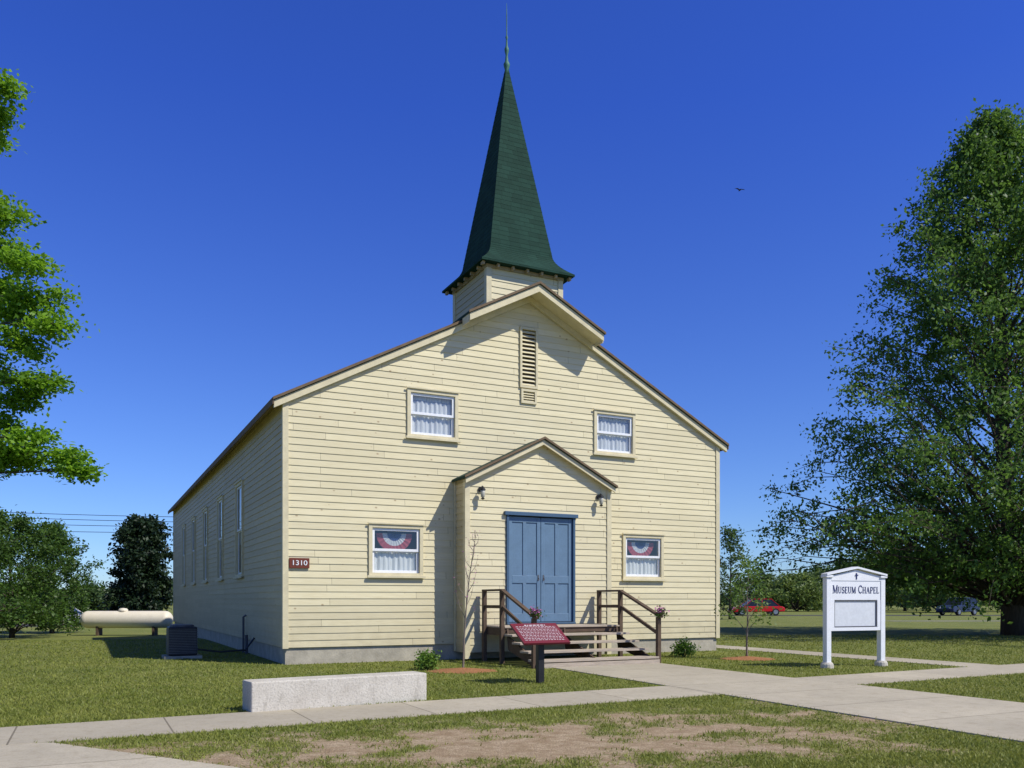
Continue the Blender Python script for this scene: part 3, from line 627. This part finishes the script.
# ------------------------------------------------------------------ trees
def tree(name,label,cat,base,height,prof,n_limb,n_sub,n_clump,leaves,lsize,csize,mat,trad,bark='bark',clear=.15,lift=.35,group=None,lean=(0,0),seed=1,flat=.2,wob=.3,inner=.35,droop=0.,brk=1.,rv=(.62,1.10),ex=.9):
    rg=random.Random(seed); t=thing(name,label,cat,(base[0],base[1],gz(*base)),0,group)
    tb=MB(); pts=[]; rs=[]
    for i in range(9):
        f=i/8; pts.append(Vector((lean[0]*f*height+rg.uniform(-1,1)*wob*f*.6,lean[1]*f*height+rg.uniform(-1,1)*wob*f*.6,-.1+f*height*.93))); rs.append(trad*((1-f)**.8*.95+.03)*(1.35 if i==0 else 1))
    tb.tube(pts,rs,10); tb.build('trunk',bark,t,smooth=True)
    def tp(f):
        f=max(0,min(.999,f))*8; i=int(f); return pts[i].lerp(pts[i+1],f-i), rs[i]*(1-(f-i))+rs[i+1]*(f-i)
    bb=MB(); C=[]
    for i in range(n_limb):
        f=clear+(1-clear)*((i+.5)/n_limb)**ex; zf=min(1,f); az=i*2.39996+rg.uniform(-.4,.4)
        R=prof(zf)*rg.uniform(*rv); zend=zf*height
        rise=R*lift*rg.uniform(.6,1.3); s,sr=tp(max(clear*.6,(zend-rise)/height/.93))
        e=Vector((lean[0]*zend+R*math.cos(az),lean[1]*zend+R*math.sin(az),zend-droop*R))
        pl=[]; 
        for k in range(5):
            g=k/4; p=s.lerp(e,g); p.z+=math.sin(g*math.pi)*R*.10; p+=Vector((rg.uniform(-1,1),rg.uniform(-1,1),rg.uniform(-1,1)))*R*.05*(g>0); pl.append(p)
        lr=min(sr*.6,.012*height**.5+R*.012)*brk; bb.tube(pl,[lr*(1-.85*k/4) for k in range(5)],6)
        for j in range(n_sub):
            g=inner+(1-inner)*(j+.6)/n_sub; k=min(3,int(g*4)); p=pl[k].lerp(pl[k+1],min(1,g*4-k))
            dd=Vector((rg.gauss(0,1),rg.gauss(0,1),rg.gauss(.1,.6))).normalized()*R*rg.uniform(.12,.34)+Vector((math.cos(az),math.sin(az),.1))*R*.10
            q_=p+dd; bb.tube([p,p.lerp(q_,.5)+Vector((0,0,R*.03)),q_],[lr*.3,lr*.2,lr*.06],4)
            for m_ in range(n_clump): C.append(p.lerp(q_,rg.uniform(.3,1.1)))
    bb.build('branches',bark,t)
    C=np.array([tuple(c) for c in C]); idx=np.repeat(np.arange(len(C)),leaves)
    cs=RNG.uniform(.5,1.2,len(C))[idx][:,None]
    L_=C[idx]+RNG.normal(size=(len(idx),3))*csize*cs*np.array([1,1,.75]); L_=L_[L_[:,2]>.12]
    quads('crown',L_,lsize,mat,t,flat); return t
def interp(tab):
    def f(z):
        for (a,b_),(c,d_) in zip(tab[:-1],tab[1:]):
            if a<=z<=c: return b_+(d_-b_)*(z-a)/(c-a)
        return tab[-1][1]
    return f
bigp=interp([(0,6),(.10,7.6),(.20,8.6),(.30,8.5),(.38,7.7),(.46,6.7),(.57,5.6),(.7,4.5),(.82,3.2),(.92,1.8),(1,.3)])
tree('shade_tree','tall broad leafy tree with a dark trunk at the right edge','tree',(20.0,34),20.7,bigp,260,7,3,27,.085,.30,'leaf_big',.40,clear=.10,lift=.95,seed=3,lean=(-.048,0),inner=.28,brk=.5,rv=(.66,1.08),flat=0,ex=1.25)
def near_tree():
    rg=random.Random(5); tx,ty=(-14.6,18.5); t=thing('maple_tree','bright green leafy tree reaching in from the left edge','tree',(tx,ty,0))
    pts=[Vector((0,0,-.1)),Vector((.1,0,2.5)),Vector((-.1,.1,5)),Vector((.1,-.1,8)),Vector((0,0,11)),Vector((.2,0,13.4))]; rs=[.38,.27,.23,.17,.10,.02]
    MB().tube(pts,rs,10).build('trunk','bark',t,smooth=True)
    B=Vector((tx,ty,0)); pads=[(2,88,17.5,.25),(-8,140,18.5,.30),(0,115,18,.20),(4,218,18,.36),(28,262,17.5,.36),(46,298,18,.36),(52,325,17.8,.30),(4,290,19,.5),(22,345,18,.42),(42,385,18,.36),(22,400,18.5,.42),(32,440,17.7,.32),(66,455,18,.20),(84,472,18,.13),(0,425,18.6,.45),(20,310,18.3,.4),(-6,250,18.5,.45),(-30,205,18,.5),(-50,350,18,.9),(-62,100,18,.7),(-75,250,19,1.1),(-5,370,19,.5),(8,455,18.1,.32),(-15,470,18.2,.4),(30,462,18.4,.25)]
    ends=[(P(a,b_,c)-B,d_) for a,b_,c,d_ in pads]
    for i in range(22):
        az=rg.uniform(1.1,5.2); z=rg.uniform(4,13.5); R=3.2*math.sin(max(.15,(z-3)/11.5)*math.pi)**.7*rg.uniform(.5,1); ends.append((Vector((R*math.cos(az),R*math.sin(az),z)),.8))
    bb=MB(); C=[]
    for e,r in ends:
        z0=max(2.2,e.z-math.hypot(e.x,e.y)*.12); k=min(4,max(0,next((i for i in range(5) if pts[i+1].z>z0),4))); s=pts[k].lerp(pts[k+1],min(1,(z0-pts[k].z)/(pts[k+1].z-pts[k].z)))
        pl=[s.lerp(e,g)+Vector((rg.uniform(-.1,.1),rg.uniform(-.1,.1),math.sin(g*3.14)*.3)) for g in (0,.3,.55,.8,1)]
        bb.tube(pl,[.05,.035,.024,.015,.006],6)
        for j in range(int(10+r*18)):
            dd=Vector((rg.gauss(0,1),rg.gauss(0,1),rg.gauss(0,.6)))*r*.62; q_=e+dd; st_=pl[rg.choice((3,3,4,4))]; bb.tube([st_,st_.lerp(q_,.6)+Vector((0,0,.06)),q_],[.010,.007,.002],4)
            for m_ in range(3): C.append(tuple(st_.lerp(q_,rg.uniform(.6,1.08))))
    bb.build('branches','bark',t)
    C=np.array(C); idx=np.repeat(np.arange(len(C)),22); quads('crown',C[idx]+RNG.normal(size=(len(idx),3))*np.array([.15,.15,.085]),.055,'leaf_bright',t,.45,.6)
near_tree()
def dome(R,lo=0.05): return lambda z: R*max(.12,math.sin(max(lo,min(.98,(z+.12)/1.12))*math.pi)**.55)
for (px,Y,top,R,lab,sd) in ((12,44,515,3.0,'bushy green tree at the far left of the lawn',21),(52,50,524,2.3,'green tree left of the propane tank, nearest to the dark cedar',22),(-38,40,500,3.2,'green tree cut by the left edge of the picture',23)):
    hgt=H+(HY-top)/F*Y+.5; tree('small_tree',lab,'tree',((px-512)/F*Y,Y),hgt,dome(R),42,5,2,40,.085,.27,'leaf_mid',.12,clear=.08,lift=.6,seed=sd,brk=.7)
for (px,Y,top,R,lab) in ((30,95,585,4.5,'low distant tree behind the bushy trees at the far left'),(88,98,588,3.6,'low distant tree left of the dark cedar'),(118,102,590,3.0,'low distant tree just behind the dark cedar')):
    tree('distant_tree',lab,'tree',((px-512)/F*Y,Y),H+(HY-top)/F*Y+.4,dome(R),22,4,2,24,.2,.45,'leaf_far2',.12,clear=.06,lift=.4,seed=int(px)+60)
Y=72; tree('cedar_tree','dark dense cedar tree behind the propane tank','tree',((142-512)/F*Y,Y),8.8,interp([(0,2.0),(.2,2.7),(.45,2.7),(.65,2.4),(.85,1.7),(1,.9)]),60,6,3,26,.17,.34,'leaf_dark',.25,clear=.04,lift=.5,seed=33,inner=.1,rv=(.5,1.15))
k=0
for (px,Y,top,R,lab,mt) in ((730,62,528,1.5,'slender distant tree just right of the chapel corner','leaf_far2'),(797,105,577,4.6,'rounded distant tree left of the white lawn sign','leaf_far'),(905,110,553,5.4,'wide distant tree right of the white lawn sign','leaf_far'),(765,135,575,6,'far tree behind the red car','leaf_far2'),(850,125,562,5.8,'far tree directly behind the white lawn sign','leaf_far2'),(938,96,560,4.2,'far tree behind the dark blue car','leaf_far'),(975,118,549,6.2,'far tree beside the trunk of the big shade tree','leaf_far'),(1035,100,552,5,'far tree cut by the right edge of the picture','leaf_far2'),(878,140,560,5.5,'far tree showing just right of the white sign post','leaf_far2'),(820,150,569,5.5,'far tree showing just left of the white sign post','leaf_far')):
    hgt=H+(HY-top)/F*Y; k+=1; tree('distant_tree',lab,'tree',((px-512)/F*Y,Y),hgt,dome(R),26,5,2,26 if Y>70 else 10,.21 if Y>70 else .11,.55 if Y>70 else .28,mt,.18 if Y>70 else .09,clear=.10,lift=.5,seed=40+k)
n=60000; an=RNG.uniform(-1.15,1.15,n)+math.pi/2; rr=RNG.uniform(230,262,n); hz=4.2+2.2*np.sin(an*23)+1.4*np.sin(an*61+1)+.9*np.sin(an*140); zz=RNG.uniform(0,1,n)**.7*np.maximum(hz,1.2)
tag(quads('distant_woods',np.stack([rr*np.cos(an),rr*np.sin(an),zz],1),.75,'leaf_far2'),'far belt of woods along the horizon','woods',kind='stuff')
x,y=G(463,671)
t=thing('bare_sapling','thin nearly bare sapling standing left of the entrance steps','tree',(x,y,0)); rg=random.Random(9)
b=MB(); tr=[(0,0,-.02),(.02,0,.6),(.06,0,1.2),(.12,0,1.8),(.20,.02,2.35),(.26,.02,2.75)]; b.tube(tr,[.022,.018,.014,.011,.008,.003],7); b.build('trunk','bark_l',t)
b=MB(); tips=[]
for i in range(16):
    f=.3+.68*i/16; kk=min(4,int(f*5)); p=Vector(tr[kk]).lerp(Vector(tr[kk+1]),f*5-kk); az=i*2.4; l=.55*(1.15-f)
    e=p+Vector((l*.6*math.cos(az),l*.6*math.sin(az),l*1.2)); b.tube([p,p.lerp(e,.5)+Vector((.03*math.cos(az),.03*math.sin(az),-.02)),e],[.007,.005,.002],5); tips+=[e,p.lerp(e,.6)]
b.build('branches','bark_l',t); c=np.array([tuple(p) for p in tips]); quads('crown',np.repeat(c,4,0)+RNG.normal(size=(len(c)*4,3))*.03,.014,'petal',t)
x,y=G(747,659)
tree('young_tree','young thin leafy tree between the steps and the lawn sign','tree',(x,y),2.5,dome(.62,.12),15,4,2,7,.042,.10,'leaf_young',.028,'bark_l',clear=.42,lift=.9,seed=51,wob=.06,brk=.8)
def shrub(px,py,r,lab):
    x,y=G(px,py); t=thing('shrub',lab,'shrub',(x,y,0)); b=MB(); rg=random.Random(int(px)); C=[]
    for i in range(22):
        d=Vector((rg.gauss(0,1),rg.gauss(0,1),abs(rg.gauss(0,1))+.3)).normalized()*r*rg.uniform(.6,1.05); d.z*=1.45; b.tube([(0,0,0),d*.5+Vector((0,0,.03)),d],[.008,.005,.002],5); C+=[tuple(d*.95),tuple(d*.65+Vector((0,0,.05)))]
    b.build('stems','bark',t); C=np.array(C); idx=np.repeat(np.arange(len(C)),30); L_=C[idx]+RNG.normal(size=(len(idx),3))*r*.2; L_=L_[L_[:,2]>.01]; quads('foliage',L_,.032,'leaf_bush',t)
shrub(428,670,.28,'small round green shrub left of the bare sapling'); shrub(684,657,.33,'small round green shrub right of the entrance steps')

# ------------------------------------------------------------------ cars
def car(name,label,loc,rz,paint,L_=4.6,Wd=1.8,Hc=1.45,suv=False):
    t=thing(name,label,'car',loc,rz); hw=Wd/2; b=MB(); bh=.95 if suv else .82
    prof=[(-L_/2+.05,.35),(-L_/2,.55),(-L_/2+.03,bh-.12),(-L_/2+.25,bh),(L_/2-1.2,bh),(L_/2-.25,bh-.12),(L_/2,bh-.3),(L_/2,.45),(L_/2-.08,.3)]
    b.prism([(p[0],p[1]) for p in prof],-hw,hw,'y'); body=b.build('body',paint,t,bevel=.06)
    r0,r1,f0,f1=((-L_/2+.1,-L_/2+.35,L_/2-1.15,L_/2-1.75) if suv else (-L_/2+.45,-L_/2+1.15,L_/2-1.05,L_/2-1.85))
    zt=Hc-.06; g=MB(); i=.16
    g.add([(r0,-hw+.06,bh-.01),(f0,-hw+.06,bh-.01),(f0,hw-.06,bh-.01),(r0,hw-.06,bh-.01),(r1,-hw+i+.06,zt),(f1,-hw+i+.06,zt),(f1,hw-i-.06,zt),(r1,hw-i-.06,zt)],[(0,3,2,1),(4,5,6,7),(0,1,5,4),(1,2,6,5),(2,3,7,6),(3,0,4,7)]); g.build('window','carglass',t)
    r=MB(); r.box(r1-.05,f1+.05,-hw+i+.03,hw-i-.03,zt+.001,Hc); 
    for sy in (-1,1):
        for xa,xb in ((r0,r1),(f0,f1),((r0+f0)/2,(r1+f1)/2)): r.beam((xa,sy*(hw-.055),bh),(xb,sy*(hw-i-.055),zt),.07,.04)
    r.build('roof',paint,t,bevel=.02)
    for xx in (-L_/2+.85,L_/2-.85):
        for sy in (-1,1):
            w=MB().lathe([(.20,-.1),(.31,-.1),(.33,-.07),(.33,.07),(.31,.1),(.20,.1)],(xx,sy*(hw-.08),.33),18,'y').build('wheel','tyre',t); MB().lathe([(.01,-.105),(.20,-.108),(.20,.108),(.01,.105)],(xx,sy*(hw-.08),.33),14,'y').build('rim','rim',w)
    for sy in (-1,1):
        MB().box(L_/2-.06,L_/2+.012,sy*(hw-.28)-.16,sy*(hw-.28)+.16,bh-.33,bh-.20).build('headlight','lamp',t); MB().box(-L_/2-.012,-L_/2+.06,sy*(hw-.2)-.12,sy*(hw-.2)+.12,bh-.3,bh-.16).build('taillight','carred',t)
    MB().box(L_/2-.02,L_/2+.02,-.5,.5,.42,.56).build('grille','black',t)
car('parked_car','red car parked beyond the lawn right of the chapel',((756-512)/F*77,77,.01),math.radians(180),'carred',4.7,1.8,1.5)
car('parked_car','dark blue car parked right of the white lawn sign',((958-512)/F*77.5,77.5,.01),math.radians(-150),'carblue',4.0,1.7,1.6,True)
car('parked_car','white car parked far left near the propane tank',((66-512)/F*66,66,-.54),math.radians(12),'carwhite',4.4,1.75,1.45)
for i,(ya,yb) in enumerate(((508,512),(513,517),(519,522),(526,528))):
    b=MB(); q_=[]
    for k in range(25):
        px=-160+700*k/24; py=ya+(yb-ya)*(px/170.)+5*(1-((px-120)/280)**2)*1.0; q_.append(P(px,py,82))
    b.tube(q_,[.028]*25,5); o=b.build('overhead_wire','black')
    tag(o,['topmost','second highest','third highest','lowest'][i]+' of the four overhead wires left of the chapel','wire','overhead wires')
p=P(740,190,60); t=thing('bird','small dark bird gliding in the sky right of the steeple','bird',tuple(p),.3)
MB().lathe([(.004,-.2),(.035,-.12),(.05,0),(.035,.12),(.004,.2)],(0,0,0),8,'y').build('body','bird',t)
for sg in (-1,1):
    b=MB(); b.add([(0,.08,0),(sg*.2,.12,.10),(sg*.45,.0,.06),(sg*.2,-.03,.09),(0,-.06,0)],[(0,1,3,4),(1,2,3)]); b.build('wing','bird',t)

# ------------------------------------------------------------------ camera, light
cam=bpy.data.cameras.new('camera'); co=bpy.data.objects.new('camera',cam); COL.objects.link(co); co.location=(0,0,H); co.rotation_euler=(math.pi/2,0,0)
cam.sensor_width=36; cam.lens=F/1024*36; cam.shift_y=216/1024; cam.clip_end=4000; S.camera=co
az=math.atan2(-.467,.884); el=math.radians(48); sd=Vector((math.cos(el)*math.cos(az),math.cos(el)*math.sin(az),math.sin(el)))
sl=bpy.data.lights.new('sun','SUN'); sl.energy=4.8; sl.angle=math.radians(.5); sl.color=(1,.965,.88); so=bpy.data.objects.new('sun',sl); COL.objects.link(so); so.rotation_euler=sd.to_track_quat('Z','Y').to_euler()
w=bpy.data.worlds.new('World'); S.world=w; w.use_nodes=True; nt=w.node_tree; bg=nt.nodes['Background']; sk=nt.nodes.new('ShaderNodeTexSky'); sk.sky_type='NISHITA'; sk.sun_disc=False
sk.sun_elevation=el; sk.sun_rotation=math.atan2(sd.x,sd.y); sk.air_density=.9; sk.dust_density=.25; sk.ozone_density=3.5; sk.altitude=300
q=NT(nt); tc=q.n('ShaderNodeTexCoord'); sx_=q.n('ShaderNodeSeparateXYZ'); q.l(tc.outputs['Generated'],sx_.inputs[0])
tint=q.mix(q.ramp(sx_.outputs[2],0,.5),(.82,1.06,1.45),(.43,.76,2.0))
tint=q.mix(q.ramp(sx_.outputs[2],.58,.85),tint,(.80,.72,.62))
c=q.mix(1.0,sk.outputs[0],tint,'MULTIPLY'); q.l(c,bg.inputs[0]); bg.inputs[1].default_value=.092
S.view_settings.view_transform='Standard'; S.view_settings.look='None'; S.view_settings.exposure=0
